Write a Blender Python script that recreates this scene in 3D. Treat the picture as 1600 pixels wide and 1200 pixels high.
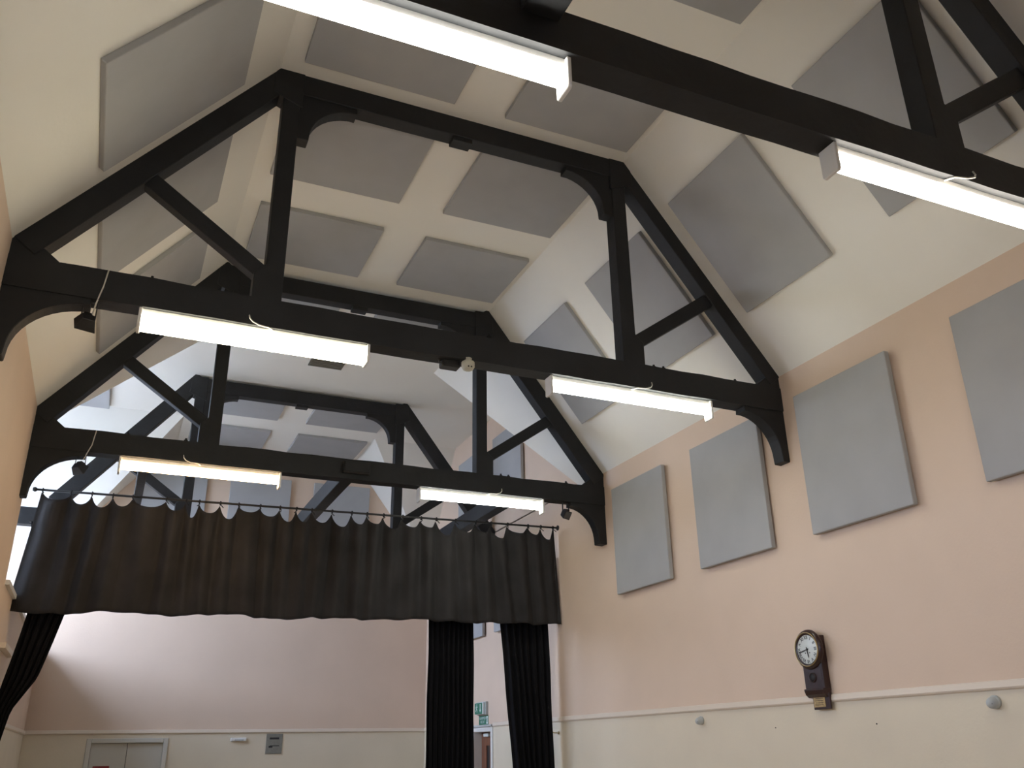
import bpy, bmesh, math, random
from mathutils import Vector, Matrix

random.seed(7)
scene = bpy.context.scene
for o in list(bpy.data.objects):
    bpy.data.objects.remove(o, do_unlink=True)
COL = scene.collection

# ------------------------------------------------------------------ camera
CAM = Vector((-2.4949, 0.0, 1.6))
YAW, PITCH, ROLL, FPX = 24.25, 22.55, -0.95, 1373.24
def cam_axes():
    y, p, r = math.radians(YAW), math.radians(PITCH), math.radians(ROLL)
    fwd = Vector((math.sin(y)*math.cos(p), math.cos(y)*math.cos(p), math.sin(p)))
    right = Vector((math.cos(y), -math.sin(y), 0))
    up = right.cross(fwd)
    return right*math.cos(r)+up*math.sin(r), -right*math.sin(r)+up*math.cos(r), fwd
cr, cu, cf = cam_axes()
cam_data = bpy.data.cameras.new('camera')
cam_data.sensor_width = 36.0
cam_data.lens = FPX/1600.0*36.0
cam_data.clip_start = 0.05
cam = bpy.data.objects.new('camera', cam_data)
COL.objects.link(cam)
m3 = Matrix((cr, cu, -cf)).transposed()
cam.matrix_world = Matrix.Translation(CAM) @ m3.to_4x4()
scene.camera = cam

# ------------------------------------------------------------------ world, exposure
world = bpy.data.worlds.new('overcast_sky')
scene.world = world
world.use_nodes = True
bg = world.node_tree.nodes['Background']
bg.inputs[0].default_value = (0.59, 0.725, 1.0, 1)
SKY = 18.5
bg.inputs[1].default_value = SKY
scene.view_settings.view_transform = 'Standard'
scene.view_settings.look = 'None'
scene.view_settings.gamma = 1.0
scene.view_settings.use_curve_mapping = False
scene.view_settings.exposure = 0.48
TUBE = 20.5                       # radiance of the fluorescent diffusers

# ------------------------------------------------------------------ dimensions
WR, WL = 3.5, -3.558
FLOOR = -0.15
EAVE, FOLD_X, FOLD_Z = 5.1325, 1.8173, 7.306
Y_FRONT, Y_BACK = -5.0, 17.8
DADO = 1.96
TY = {1: 2.8775, 2: 6.5479, 3: 10.2529, 4: 14.1408}
TD = {1: (0.0135, -0.0139), 2: (0.0227, 0.0461), 3: (-0.0149, -0.0245), 4: (0.0123, -0.0121)}
TT = 0.17                         # truss thickness along the hall
VN, VF = 12.65, 16.2              # near and far ends of the cross-gable's flat ceiling
EN, EF = 10.95, 17.8              # its eaves
FZC = FOLD_Z+0.03               # underside of the flat ceiling
FXR = FOLD_X-0.03*(WR-FOLD_X)/(FOLD_Z-EAVE)
FXL = -(FOLD_X-0.03*(-WL-FOLD_X)/(FOLD_Z-EAVE))
ALC_X = -6.0                      # end wall of the left alcove
ALC_Y = 10.62                     # edge of the left wall where the alcove opens
SILL = 3.3

# ------------------------------------------------------------------ materials
def lin(c):
    c = c/255.0
    return c/12.92 if c <= 0.04045 else ((c+0.055)/1.055)**2.4
def rgb(r, g, b): return (lin(r), lin(g), lin(b), 1.0)
MATS = {}
def mat(name, col, rough=0.6, metal=0.0, noise=0.0, nscale=6.0, bump=0.0, bscale=60.0, spec=0.5, stretch=(1, 1, 1)):
    m = bpy.data.materials.new(name); m.use_nodes = True
    nt = m.node_tree; p = nt.nodes['Principled BSDF']
    p.inputs['Base Color'].default_value = col
    p.inputs['Roughness'].default_value = rough
    p.inputs['Metallic'].default_value = metal
    p.inputs['Specular IOR Level'].default_value = spec
    if noise or bump:
        tc = nt.nodes.new('ShaderNodeTexCoord')
        mp = nt.nodes.new('ShaderNodeMapping'); mp.inputs['Scale'].default_value = stretch
        nt.links.new(tc.outputs['Object'], mp.inputs['Vector'])
    if noise:
        n = nt.nodes.new('ShaderNodeTexNoise'); n.inputs['Scale'].default_value = nscale; n.inputs['Detail'].default_value = 5
        r = nt.nodes.new('ShaderNodeMapRange')
        r.inputs['From Min'].default_value = 0.3; r.inputs['From Max'].default_value = 0.7
        r.inputs['To Min'].default_value = 1-noise; r.inputs['To Max'].default_value = 1+noise
        h = nt.nodes.new('ShaderNodeVectorMath'); h.operation = 'SCALE'; h.inputs[0].default_value = col[:3]
        nt.links.new(mp.outputs[0], n.inputs['Vector']); nt.links.new(n.outputs['Fac'], r.inputs['Value'])
        nt.links.new(r.outputs[0], h.inputs['Scale']); nt.links.new(h.outputs[0], p.inputs['Base Color'])
    if bump:
        n2 = nt.nodes.new('ShaderNodeTexNoise'); n2.inputs['Scale'].default_value = bscale; n2.inputs['Detail'].default_value = 4
        b = nt.nodes.new('ShaderNodeBump'); b.inputs['Strength'].default_value = bump; b.inputs['Distance'].default_value = 0.01
        nt.links.new(mp.outputs[0], n2.inputs['Vector']); nt.links.new(n2.outputs['Fac'], b.inputs['Height'])
        nt.links.new(b.outputs[0], p.inputs['Normal'])
    MATS[name] = m
    return m
M_PINK = mat('pink_wall_paint', (0.69, 0.535, 0.415, 1), 0.75, noise=0.03, nscale=1.3, bump=0.12, bscale=45)
M_CREAM = mat('cream_dado_paint', (0.71, 0.625, 0.485, 1), 0.6, noise=0.03, nscale=1.5, bump=0.1, bscale=45)
M_CEIL = mat('white_ceiling_paint', (0.80, 0.775, 0.71, 1), 0.85, noise=0.02, nscale=1.0, bump=0.08, bscale=30)
M_PANEL = mat('grey_panel_fabric', (0.385, 0.385, 0.385, 1), 0.95, noise=0.05, nscale=2.0, bump=0.15, bscale=400, spec=0.2)
M_BEAM = mat('black_beam_paint', (0.0115, 0.0125, 0.0145, 1), 0.62, noise=0.25, nscale=3.0, bump=0.35, bscale=14, spec=0.4)
M_WHITE = mat('white_enamel', (0.75, 0.74, 0.71, 1), 0.4)
M_TRIM = mat('cream_gloss_trim', (0.72, 0.62, 0.51, 1), 0.45)
M_FLOOR = mat('oak_floor', (0.56, 0.46, 0.34, 1), 0.35, noise=0.15, nscale=3.0, stretch=(8, 0.6, 1))
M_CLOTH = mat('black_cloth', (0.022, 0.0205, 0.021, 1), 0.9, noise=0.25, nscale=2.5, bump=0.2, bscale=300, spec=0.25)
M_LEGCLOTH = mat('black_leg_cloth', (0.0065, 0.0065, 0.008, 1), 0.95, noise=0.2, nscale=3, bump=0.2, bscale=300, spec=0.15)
M_BLACK = mat('black_plastic', (0.012, 0.012, 0.013, 1), 0.45)
M_ROD = mat('dark_steel', (0.03, 0.03, 0.03, 1), 0.45, metal=0.6)
M_MAHOG = mat('mahogany', (0.030, 0.010, 0.008, 1), 0.3, noise=0.4, nscale=5, stretch=(1, 1, 0.25))
M_BRASS = mat('brass', (0.48, 0.38, 0.20, 1), 0.3, metal=1.0)
M_DIAL = mat('dial_enamel', (0.62, 0.65, 0.62, 1), 0.35)
M_INK = mat('black_ink', (0.012, 0.012, 0.014, 1), 0.6)
M_PLAQUE = mat('aged_brass_plate', (0.42, 0.30, 0.13, 1), 0.5, noise=0.35, nscale=60)
M_GREYP = mat('grey_plastic', (0.45, 0.47, 0.47, 1), 0.5)
M_DETECT = mat('ivory_plastic', (0.52, 0.51, 0.42, 1), 0.5)
M_GREEN = mat('sign_green', (0.004, 0.16, 0.09, 1), 0.45)
M_SIGNW = mat('sign_white', (0.72, 0.78, 0.76, 1), 0.5)
M_DOORW = mat('door_white', (0.56, 0.54, 0.48, 1), 0.5)
M_WOOD = mat('brown_door_wood', (0.19, 0.075, 0.040, 1), 0.45, noise=0.25, nscale=4, stretch=(1, 4, 0.3))
M_RED = mat('red_plate', (0.24, 0.02, 0.02, 1), 0.5)
M_NOTICE = mat('grey_notice', (0.22, 0.21, 0.18, 1), 0.6, noise=0.1, nscale=30)
M_HATCH = mat('dull_vent', (0.14, 0.13, 0.10, 1), 0.7)
M_LENS = mat('spot_lens', (0.10, 0.10, 0.10, 1), 0.25)
M_CABLE = mat('white_cable', (0.62, 0.60, 0.55, 1), 0.5)
M_BACKING = mat('backing_grey', (0.20, 0.20, 0.21, 1), 0.8)

def emissive(name, col, strength):
    m = bpy.data.materials.new(name); m.use_nodes = True
    p = m.node_tree.nodes['Principled BSDF']
    p.inputs['Base Color'].default_value = (0.8, 0.8, 0.8, 1)
    p.inputs['Emission Color'].default_value = col
    p.inputs['Emission Strength'].default_value = strength
    return m
def glass(name):
    m = bpy.data.materials.new(name); m.use_nodes = True
    nt = m.node_tree; nt.nodes.clear()
    out = nt.nodes.new('ShaderNodeOutputMaterial'); mx = nt.nodes.new('ShaderNodeMixShader')
    t = nt.nodes.new('ShaderNodeBsdfTransparent'); g = nt.nodes.new('ShaderNodeBsdfGlossy')
    g.inputs['Roughness'].default_value = 0.03; mx.inputs[0].default_value = 0.07
    nt.links.new(t.outputs[0], mx.inputs[1]); nt.links.new(g.outputs[0], mx.inputs[2]); nt.links.new(mx.outputs[0], out.inputs[0])
    return m
M_GLASS = glass('window_glass')

# ------------------------------------------------------------------ geometry helpers
def bm_box(bm, x0, x1, y0, y1, z0, z1, mi=0):
    v = [bm.verts.new((x, y, z)) for x in (x0, x1) for y in (y0, y1) for z in (z0, z1)]
    for q in ((0, 1, 3, 2), (4, 6, 7, 5), (0, 4, 5, 1), (2, 3, 7, 6), (0, 2, 6, 4), (1, 5, 7, 3)):
        f = bm.faces.new([v[i] for i in q]); f.material_index = mi
    return v
def bm_prism(bm, pts, off, mi=0):
    """closed planar polygon pts (3-D), extruded by the vector off"""
    off = Vector(off)
    a = [bm.verts.new(p) for p in pts]; b = [bm.verts.new(Vector(p)+off) for p in pts]
    n = len(pts)
    fs = [bm.faces.new(a), bm.faces.new(b[::-1])]
    for i in range(n):
        fs.append(bm.faces.new((a[i], b[i], b[(i+1) % n], a[(i+1) % n])))
    for f in fs: f.material_index = mi
    return fs
def bm_tube(bm, pts, r, seg=8, mi=0):
    pts = [Vector(p) for p in pts]; rings = []
    for i, p in enumerate(pts):
        t = (pts[min(i+1, len(pts)-1)]-pts[max(i-1, 0)]).normalized()
        a = t.cross(Vector((0, 0, 1)))
        if a.length < 1e-3: a = t.cross(Vector((0, 1, 0)))
        a.normalize(); b = t.cross(a)
        rr = r[i] if isinstance(r, (list, tuple)) else r
        rings.append([bm.verts.new(p+a*rr*math.cos(2*math.pi*k/seg)+b*rr*math.sin(2*math.pi*k/seg)) for k in range(seg)])
    for i in range(len(rings)-1):
        for k in range(seg):
            f = bm.faces.new((rings[i][k], rings[i][(k+1) % seg], rings[i+1][(k+1) % seg], rings[i+1][k])); f.material_index = mi; f.smooth = True
    bm.faces.new(rings[0][::-1]).material_index = mi; bm.faces.new(rings[-1]).material_index = mi
def bm_lathe(bm, prof, origin, axis, seg=32, mi=0, up=None):
    """profile (radius, along-axis) revolved around axis at origin"""
    ax = Vector(axis).normalized(); up = Vector(up) if up else (Vector((0, 0, 1)) if abs(ax.z) < 0.9 else Vector((0, 1, 0)))
    a = (up-ax*up.dot(ax)).normalized(); b = ax.cross(a); o = Vector(origin); rings = []
    for r, h in prof:
        if r < 1e-6: rings.append([bm.verts.new(o+ax*h)])
        else: rings.append([bm.verts.new(o+ax*h+(a*math.cos(2*math.pi*k/seg)+b*math.sin(2*math.pi*k/seg))*r) for k in range(seg)])
    for i in range(len(rings)-1):
        p, q = rings[i], rings[i+1]
        for k in range(seg):
            k2 = (k+1) % seg
            if len(p) == 1 and len(q) == 1: continue
            if len(p) == 1: f = bm.faces.new((p[0], q[k2], q[k]))
            elif len(q) == 1: f = bm.faces.new((p[k], p[k2], q[0]))
            else: f = bm.faces.new((p[k], p[k2], q[k2], q[k]))
            f.material_index = mi; f.smooth = True
def link(name, bm, mats, parent=None, bevel=0.0, world_parent=True, seg=1):
    me = bpy.data.meshes.new(name)
    bmesh.ops.recalc_face_normals(bm, faces=bm.faces)
    bm.to_mesh(me); bm.free()
    for m in (mats if isinstance(mats, (list, tuple)) else [mats]): me.materials.append(m)
    o = bpy.data.objects.new(name, me); COL.objects.link(o)
    if parent is not None:
        o.parent = parent
        o.matrix_parent_inverse = Matrix.Translation(-parent.location)
    if bevel:
        b = o.modifiers.new('bevel', 'BEVEL'); b.width = bevel; b.segments = seg; b.limit_method = 'ANGLE'; b.angle_limit = math.radians(40)
    return o
def tag(o, label, cat, group=None):
    o['label'] = label; o['category'] = cat
    if group: o['group'] = group
    return o
def thing(name, label, cat, loc=(0, 0, 0), group=None):
    o = bpy.data.objects.new(name, None); COL.objects.link(o); o.location = loc
    o.empty_display_size = 0.1
    return tag(o, label, cat, group)
def struct(name, bm, mats, label=None, parent=None, bevel=0.0):
    o = link(name, bm, mats, parent, bevel)
    if parent is None: o['kind'] = 'structure'
    if label: o['label'] = label
    return o
def box_obj(name, dims, m, parent=None, bevel=0.0):
    bm = bmesh.new(); bm_box(bm, *dims); return link(name, bm, m, parent, bevel)
def bm_text(bm, body, size, origin, ux, uy, un, lift=0.001, thick=0.001, mi=0, align='CENTER', xscale=1.0, fat=0.0):
    cu_ = bpy.data.curves.new('txt', 'FONT'); cu_.body = body; cu_.size = size; cu_.align_x = align; cu_.align_y = 'CENTER'
    cu_.extrude = 0.0; cu_.offset = fat; cu_.resolution_u = 3
    ob = bpy.data.objects.new('txt', cu_); COL.objects.link(ob)
    bpy.context.view_layer.update()
    me = ob.evaluated_get(bpy.context.evaluated_depsgraph_get()).to_mesh()
    o, ux, uy, un = Vector(origin), Vector(ux), Vector(uy), Vector(un)
    vs = [bm.verts.new(o+ux*v.co.x*xscale+uy*v.co.y+un*lift) for v in me.vertices]
    for p in me.polygons:
        try:
            f = bm.faces.new([vs[i] for i in p.vertices]); f.material_index = mi
        except ValueError: pass
    ob.evaluated_get(bpy.context.evaluated_depsgraph_get()).to_mesh_clear()
    bpy.data.objects.remove(ob); bpy.data.curves.remove(cu_)

# ------------------------------------------------------------------ the room
T = 0.3
bm = bmesh.new(); bm_box(bm, WL-3.0, WR+0.6, Y_FRONT-T, Y_BACK+T, FLOOR-0.2, FLOOR)
struct('floor', bm, M_FLOOR, 'brown wooden hall floor')

# right wall: pink above the dado, cream below, cross-gable above the eaves, fire-exit doorway
D2 = (14.36, 15.12, 1.88)          # near jamb, far jamb, head of the fire-exit door
def two_tone(bm, x0, x1, y0, y1, z0, z1):
    if z0 < DADO: bm_box(bm, x0, x1, y0, y1, z0, min(z1, DADO), 1)
    if z1 > DADO: bm_box(bm, x0, x1, y0, y1, max(z0, DADO), z1, 0)
bm = bmesh.new()
two_tone(bm, WR, WR+T, Y_FRONT, D2[0], FLOOR, EAVE+0.02)
two_tone(bm, WR, WR+T, D2[1], Y_BACK, FLOOR, EAVE+0.02)
two_tone(bm, WR, WR+T, D2[0], D2[1], D2[2], EAVE+0.02)
bm_prism(bm, [(WR, EN, EAVE), (WR, VN, FZC+0.02), (WR, VF, FZC+0.02), (WR, EF, EAVE)], (T, 0, 0))
struct('wall_right', bm, [M_PINK, M_CREAM], 'pink right wall with cream paint below the dado rail')

# left wall: full height up to the alcove, low below the alcove sill
bm = bmesh.new()
SIDE_WIN = [(-3.2, -2.1), (0.4, 1.5), (4.15, 5.25), (7.75, 8.85)]; SW0, SW1 = 2.6, 3.6
two_tone(bm, WL-T, WL, Y_FRONT, ALC_Y, FLOOR, SW0); two_tone(bm, WL-T, WL, Y_FRONT, ALC_Y, SW1, EAVE+0.02)
edges = [Y_FRONT]+[e for w_ in SIDE_WIN for e in w_]+[ALC_Y]
for a, b_ in zip(edges[0::2], edges[1::2]): two_tone(bm, WL-T, WL, a, b_, SW0, SW1)
two_tone(bm, WL-T, WL, ALC_Y, Y_BACK, FLOOR, SILL)
struct('wall_left', bm, [M_PINK, M_CREAM], 'pink left wall beside the camera, ending at the daylit alcove')

# alcove behind the left wall
WY0, WY1, WZ0, WZ1 = 12.3, 16.9, 3.6, 6.25
bm = bmesh.new()
gz = lambda y: min(FOLD_Z, EAVE+(y-EN)*(FOLD_Z-EAVE)/(VN-EN), EAVE+(EF-y)*(FOLD_Z-EAVE)/(EF-VF))
bm_box(bm, ALC_X-T, ALC_X, ALC_Y-T, WY0, SILL-0.2, WZ1)
bm_box(bm, ALC_X-T, ALC_X, WY1, Y_BACK+T, SILL-0.2, WZ1)
bm_box(bm, ALC_X-T, ALC_X, WY0, WY1, SILL-0.2, WZ0)
bm_prism(bm, [(ALC_X, ALC_Y-T, WZ1), (ALC_X, ALC_Y-T, FOLD_Z+0.1), (ALC_X, Y_BACK+T, FOLD_Z+0.1), (ALC_X, Y_BACK+T, WZ1)], (-T, 0, 0))
struct('wall_alcove_end', bm, M_CEIL, 'white end wall of the left alcove around its window')
bm = bmesh.new()
bm_box(bm, ALC_X, WL-T, ALC_Y-T, ALC_Y, SILL-0.2, FOLD_Z)
struct('wall_alcove_near', bm, M_CEIL, 'white near side wall of the left alcove')
bm = bmesh.new(); bm_box(bm, ALC_X, WL-T, ALC_Y, Y_BACK, SILL-0.2, SILL-0.02)
struct('floor_alcove', bm, M_CEIL, 'white ledge floor of the left alcove')

# back wall: one gable, with the double doorway
D1 = (-2.50, -1.33, 1.80)
bm = bmesh.new()
def back_strip(x0, x1, z0, z1): two_tone_y(bm, x0, x1, z0, z1)
def two_tone_y(bm, x0, x1, z0, z1):
    if z0 < DADO: bm_box(bm, x0, x1, Y_BACK, Y_BACK+T, z0, min(z1, DADO), 1)
    if z1 > DADO: bm_box(bm, x0, x1, Y_BACK, Y_BACK+T, max(z0, DADO), z1, 0)
two_tone_y(bm, ALC_X, WL-0.001, SILL-0.2, EAVE)
two_tone_y(bm, WL, D1[0], FLOOR, EAVE); two_tone_y(bm, D1[1], WR+T, FLOOR, EAVE); two_tone_y(bm, D1[0], D1[1], D1[2], EAVE)
bm_prism(bm, [(-3.6, Y_BACK, EAVE), (WR+T, Y_BACK, EAVE), (FOLD_X, Y_BACK, FZC+0.05), (-FOLD_X, Y_BACK, FZC+0.05)], (0, T, 0))
struct('wall_back', bm, [M_PINK, M_CREAM], 'pink end wall below the black valance, cream below the dado rail')
bm = bmesh.new()
two_tone_f = lambda z0, z1, mi: bm_box(bm, WL-T, WR+T, Y_FRONT-T, Y_FRONT, z0, z1, mi)
two_tone_f(FLOOR, DADO, 1); two_tone_f(DADO, FOLD_Z+0.1, 0)
struct('wall_front', bm, [M_PINK, M_CREAM], 'pink hall wall behind the camera')

# ceilings
CT = 0.14
bm = bmesh.new(); bm_box(bm, -FOLD_X-0.08, FOLD_X+0.08, Y_FRONT, Y_BACK+T, FZC, FZC+CT)
struct('ceiling', bm, M_CEIL, 'flat white strip of ceiling along the middle of the roof')
bm = bmesh.new(); bm_box(bm, FOLD_X+0.08, WR+T, VN, VF, FZC, FZC+CT)
struct('ceiling_cross_right', bm, M_CEIL, 'flat white ceiling of the right cross gable')
bm = bmesh.new(); bm_box(bm, ALC_X-T, -FOLD_X-0.08, VN, VF, FZC, FZC+CT)
struct('ceiling_cross_left', bm, M_CEIL, 'flat white ceiling of the daylit left alcove')
def slope(name, pts, nrm, label):
    b = bmesh.new(); n = Vector(nrm).normalized()*CT
    bm_prism(b, pts, n); struct(name, b, M_CEIL, label)
RISE = FZC-EAVE
slope('ceiling_slope_right', [(WR, Y_FRONT, EAVE), (FXR, Y_FRONT, FZC), (FXR, VN, FZC), (WR, EN, EAVE)], (RISE, 0, WR-FXR), 'sloping white ceiling above the right wall')
slope('ceiling_slope_left', [(WL, Y_FRONT, EAVE), (FXL, Y_FRONT, FZC), (FXL, VN, FZC), (WL, EN, EAVE)], (-RISE, 0, -WL+FXL), 'sloping white ceiling above the left wall')
slope('ceiling_slope_right_far', [(FXR, VF, FZC), (FXR, Y_BACK, FZC), (WR, Y_BACK, EAVE)], (RISE, 0, WR-FXR), 'far triangle of the right sloping ceiling by the end wall')
slope('ceiling_slope_left_far', [(FXL, VF, FZC), (FXL, Y_BACK, FZC), (WL, Y_BACK, EAVE)], (-RISE, 0, -WL+FXL), 'far triangle of the left sloping ceiling by the end wall')
ky = VN-EN
slope('ceiling_gable_near_right', [(FXR, VN, FZC), (WR+T, VN, FZC), (WR+T, EN, EAVE), (WR, EN, EAVE)], (0, -RISE, ky), 'near slope of the right cross gable ceiling')
slope('ceiling_gable_far_right', [(FXR, VF, FZC), (WR+T, VF, FZC), (WR+T, EF, EAVE), (WR, EF, EAVE)], (0, RISE, ky), 'far slope of the right cross gable ceiling')
ze = EAVE-(EN-ALC_Y)*RISE/ky
slope('ceiling_gable_near_left', [(FXL, VN, FZC), (ALC_X-T, VN, FZC), (ALC_X-T, ALC_Y, ze), (WL-0.001, ALC_Y, ze), (WL-0.001, EN, EAVE)], (0, -RISE, ky), 'near slope of the left alcove ceiling')
slope('ceiling_gable_far_left', [(FXL, VF, FZC), (ALC_X-T, VF, FZC), (ALC_X-T, EF, EAVE), (WL, EF, EAVE)], (0, RISE, ky), 'far slope of the left alcove ceiling')

# windows in planes of constant x (alcove end wall, left wall)
def window(n, xw, wy0, wy1, wz0, wz1, npx, npz, label):
    win = thing('window_%d' % n, label, 'window', (xw, wy0, wz0)); del win['category']; win['kind'] = 'structure'
    b = bmesh.new()
    for (p, q_, c, d_) in ((wy0, wy1, wz0, wz0+0.06), (wy0, wy1, wz1-0.06, wz1), (wy0, wy0+0.06, wz0, wz1), (wy1-0.06, wy1, wz0, wz1)):
        bm_box(b, xw-0.04, xw+0.04, p, q_, c, d_)
    link('window_frame', b, M_WHITE, win)
    for i in range(1, npx):
        yy = wy0+(wy1-wy0)*i/npx; box_obj('mullion', (xw-0.03, xw+0.03, yy-0.02, yy+0.02, wz0, wz1), M_WHITE, win)
    for j in range(1, npz):
        zz = wz0+(wz1-wz0)*j/npz; box_obj('transom', (xw-0.03, xw+0.03, wy0, wy1, zz-0.02, zz+0.02), M_WHITE, win)
    for i in range(npx):
        for j in range(npz):
            y0, y1 = wy0+(wy1-wy0)*i/npx, wy0+(wy1-wy0)*(i+1)/npx
            z0, z1 = wz0+(wz1-wz0)*j/npz, wz0+(wz1-wz0)*(j+1)/npz
            box_obj('pane', (xw-0.003, xw+0.003, y0+0.02, y1-0.02, z0+0.02, z1-0.02), M_GLASS, win)
    box_obj('window_sill', (xw+0.04, xw+0.20, wy0, wy1, wz0-0.01, wz0+0.02), M_WHITE, win)
    pl = bpy.data.lights.new('window_portal', 'AREA'); pl.shape = 'RECTANGLE'; pl.size = wz1-wz0; pl.size_y = wy1-wy0; pl.cycles.is_portal = True
    po = bpy.data.objects.new('window_portal', pl); COL.objects.link(po)
    po.location = (xw-0.16, (wy0+wy1)/2, (wz0+wz1)/2); po.rotation_euler = (0, math.radians(-90), 0)
window(1, ALC_X-0.15, WY0, WY1, WZ0, WZ1, 4, 2, 'tall daylit window in the end wall of the left alcove')
for n, (wa, wb) in enumerate(SIDE_WIN): window(n+2, WL-0.16, wa, wb, SW0, SW1, 2, 2, ['daylit left wall window farthest behind the camera', 'daylit left wall window beside the camera', 'daylit left wall window between the nearest and middle trusses', 'daylit left wall window between the middle and third trusses'][n])
bm = bmesh.new(); bm_box(bm, -45, WL-T-0.02, -30, 45, FLOOR-0.6, FLOOR-0.3)
struct('ground', bm, mat('paved_ground', (0.30, 0.29, 0.27, 1), 0.9, noise=0.15, nscale=2), 'grey paved ground outside the left windows')

# dado rails, ledges
def rail(name, a, b_, side, label):
    b = bmesh.new()
    if side == 'R': prof = [(WR, 0.05), (WR-0.022, 0.045), (WR-0.03, 0.0), (WR-0.022, -0.012), (WR, -0.02)]; pts = [(x, a, DADO+z) for x, z in prof]; off = (0, b_-a, 0)
    elif side == 'L': prof = [(WL, 0.05), (WL+0.022, 0.045), (WL+0.03, 0.0), (WL+0.022, -0.012), (WL, -0.02)]; pts = [(x, a, DADO+z) for x, z in prof]; off = (0, b_-a, 0)
    else: prof = [(Y_BACK, 0.05), (Y_BACK-0.022, 0.045), (Y_BACK-0.03, 0.0), (Y_BACK-0.022, -0.012), (Y_BACK, -0.02)]; pts = [(a, y, DADO+z) for y, z in prof]; off = (b_-a, 0, 0)
    bm_prism(b, pts, off); struct(name, b, M_TRIM, label)
rail('trim_1', Y_FRONT, D2[0]-0.1, 'R', 'pale dado rail along the right wall')
rail('trim_2', D2[1]+0.1, Y_BACK, 'R', 'pale dado rail beyond the fire exit door')
rail('trim_3', WL, WR, 'B', 'pale dado rail along the end wall')
rail('trim_4', Y_FRONT, Y_BACK, 'L', 'pale dado rail along the left wall')
bm = bmesh.new(); bm_box(bm, WL, WL+0.07, 11.2, 12.35, 2.69, 2.75)
struct('trim_5', bm, M_TRIM, 'small ledge on the left wall behind the tied-back curtain')
bm = bmesh.new(); bm_box(bm, WL-0.05, WL+0.04, ALC_Y, Y_BACK, SILL-0.03, SILL+0.02)
struct('trim_6', bm, M_WHITE, 'white sill along the foot of the left alcove')
bm = bmesh.new()
for sx in (WR,): bm_box(bm, WR-0.018, WR, Y_FRONT, D2[0]-0.1, FLOOR, FLOOR+0.14)
struct('baseboard_right', bm, M_TRIM)

# ------------------------------------------------------------------ doors
d1 = thing('door_1', 'cream double door with moulded frame in the end wall', 'door', (-1.9, Y_BACK, FLOOR)); del d1['category']; d1['kind'] = 'structure'
bm = bmesh.new()
fw = 0.075
bm_box(bm, D1[0]-fw, D1[0]+0.003, Y_BACK-0.025, Y_BACK+0.12, FLOOR, D1[2]+fw); bm_box(bm, D1[1]-0.003, D1[1]+fw, Y_BACK-0.025, Y_BACK+0.12, FLOOR, D1[2]+fw)
bm_box(bm, D1[0]+0.003, D1[1]-0.003, Y_BACK-0.025, Y_BACK+0.12, D1[2]-0.003, D1[2]+fw)
link('door_frame', bm, M_DOORW, d1, 0.008)
xm = (D1[0]+D1[1])/2
for a, b_ in ((D1[0]+0.004, xm-0.004), (xm+0.004, D1[1]-0.004)):
    leaf = box_obj('door_leaf', (a, b_, Y_BACK+0.035, Y_BACK+0.08, FLOOR+0.005, D1[2]-0.006), M_DOORW, d1, 0.004)
    hb = bmesh.new(); hx = b_-0.06 if b_ < xm else a+0.06
    bm_tube(hb, [(hx, Y_BACK+0.035, 0.85), (hx, Y_BACK-0.01, 0.86), (hx, Y_BACK-0.01, 1.06), (hx, Y_BACK+0.035, 1.07)], 0.009)
    h = link('handle', hb, M_BRASS); h.parent = leaf; h.matrix_parent_inverse = leaf.matrix_world.inverted() @ Matrix.Translation(-d1.location)
    h['label'] = 'brass pull handle'
box_obj('door_backing', (D1[0]-0.1, D1[1]+0.1, Y_BACK+0.2, Y_BACK+T+0.01, FLOOR, D1[2]+0.1), M_BACKING, d1)  # added slab behind the leaves, blocks daylight leaking through the door gaps
red = box_obj('door_plate', (-2.42, -2.16, Y_BACK+0.029, Y_BACK+0.035, 1.30, 1.437), M_RED)
tag(red, 'small red plate fixed on the left leaf of the cream double door', 'sign')

d2 = thing('door_2', 'brown wooden fire exit door with narrow glass pane in right wall', 'door', (WR, (D2[0]+D2[1])/2, FLOOR)); del d2['category']; d2['kind'] = 'structure'
bm = bmesh.new()
bm_box(bm, WR-0.02, WR+0.2, D2[0]-0.07, D2[0]+0.008, FLOOR, D2[2]+0.07); bm_box(bm, WR-0.02, WR+0.2, D2[1]-0.008, D2[1]+0.07, FLOOR, D2[2]+0.07)
bm_box(bm, WR-0.02, WR+0.2, D2[0]+0.008, D2[1]-0.008, D2[2]-0.008, D2[2]+0.07)
link('door_frame', bm, M_WHITE, d2, 0.006)
box_obj('door_head_moulding', (WR-0.05, WR, D2[0]-0.1, D2[1]+0.1, D2[2]+0.07, D2[2]+0.10), M_GREYP, d2)
bm = bmesh.new()
dx0, dx1 = WR+0.13, WR+0.175
py0, py1, pz1, lf = 14.76, 14.90, 1.66, D2[1]
bm_box(bm, dx0, dx1, D2[0], py0, FLOOR, D2[2]); bm_box(bm, dx0, dx1, py1, lf, FLOOR, D2[2]); bm_box(bm, dx0, dx1, py0, py1, pz1, D2[2]); bm_box(bm, dx0, dx1, py0, py1, FLOOR, 0.75)
leaf = link('door_leaf', bm, M_WOOD, d2)
box_obj('pane', (dx0+0.015, dx1-0.015, py0, py1, 0.75, pz1), mat('dark_wired_glass', (0.03, 0.032, 0.03, 1), 0.3), d2)
box_obj('door_closer', (dx0-0.05, dx0, 14.72, 14.92, 1.80, 1.85), M_SIGNW, d2, 0.006)
bm = bmesh.new(); bm_box(bm, WR+0.2, WR+T, D2[0]-0.1, D2[1]+0.1, FLOOR, D2[2]+0.1)
link('door_backing', bm, M_BACKING, d2)

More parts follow.
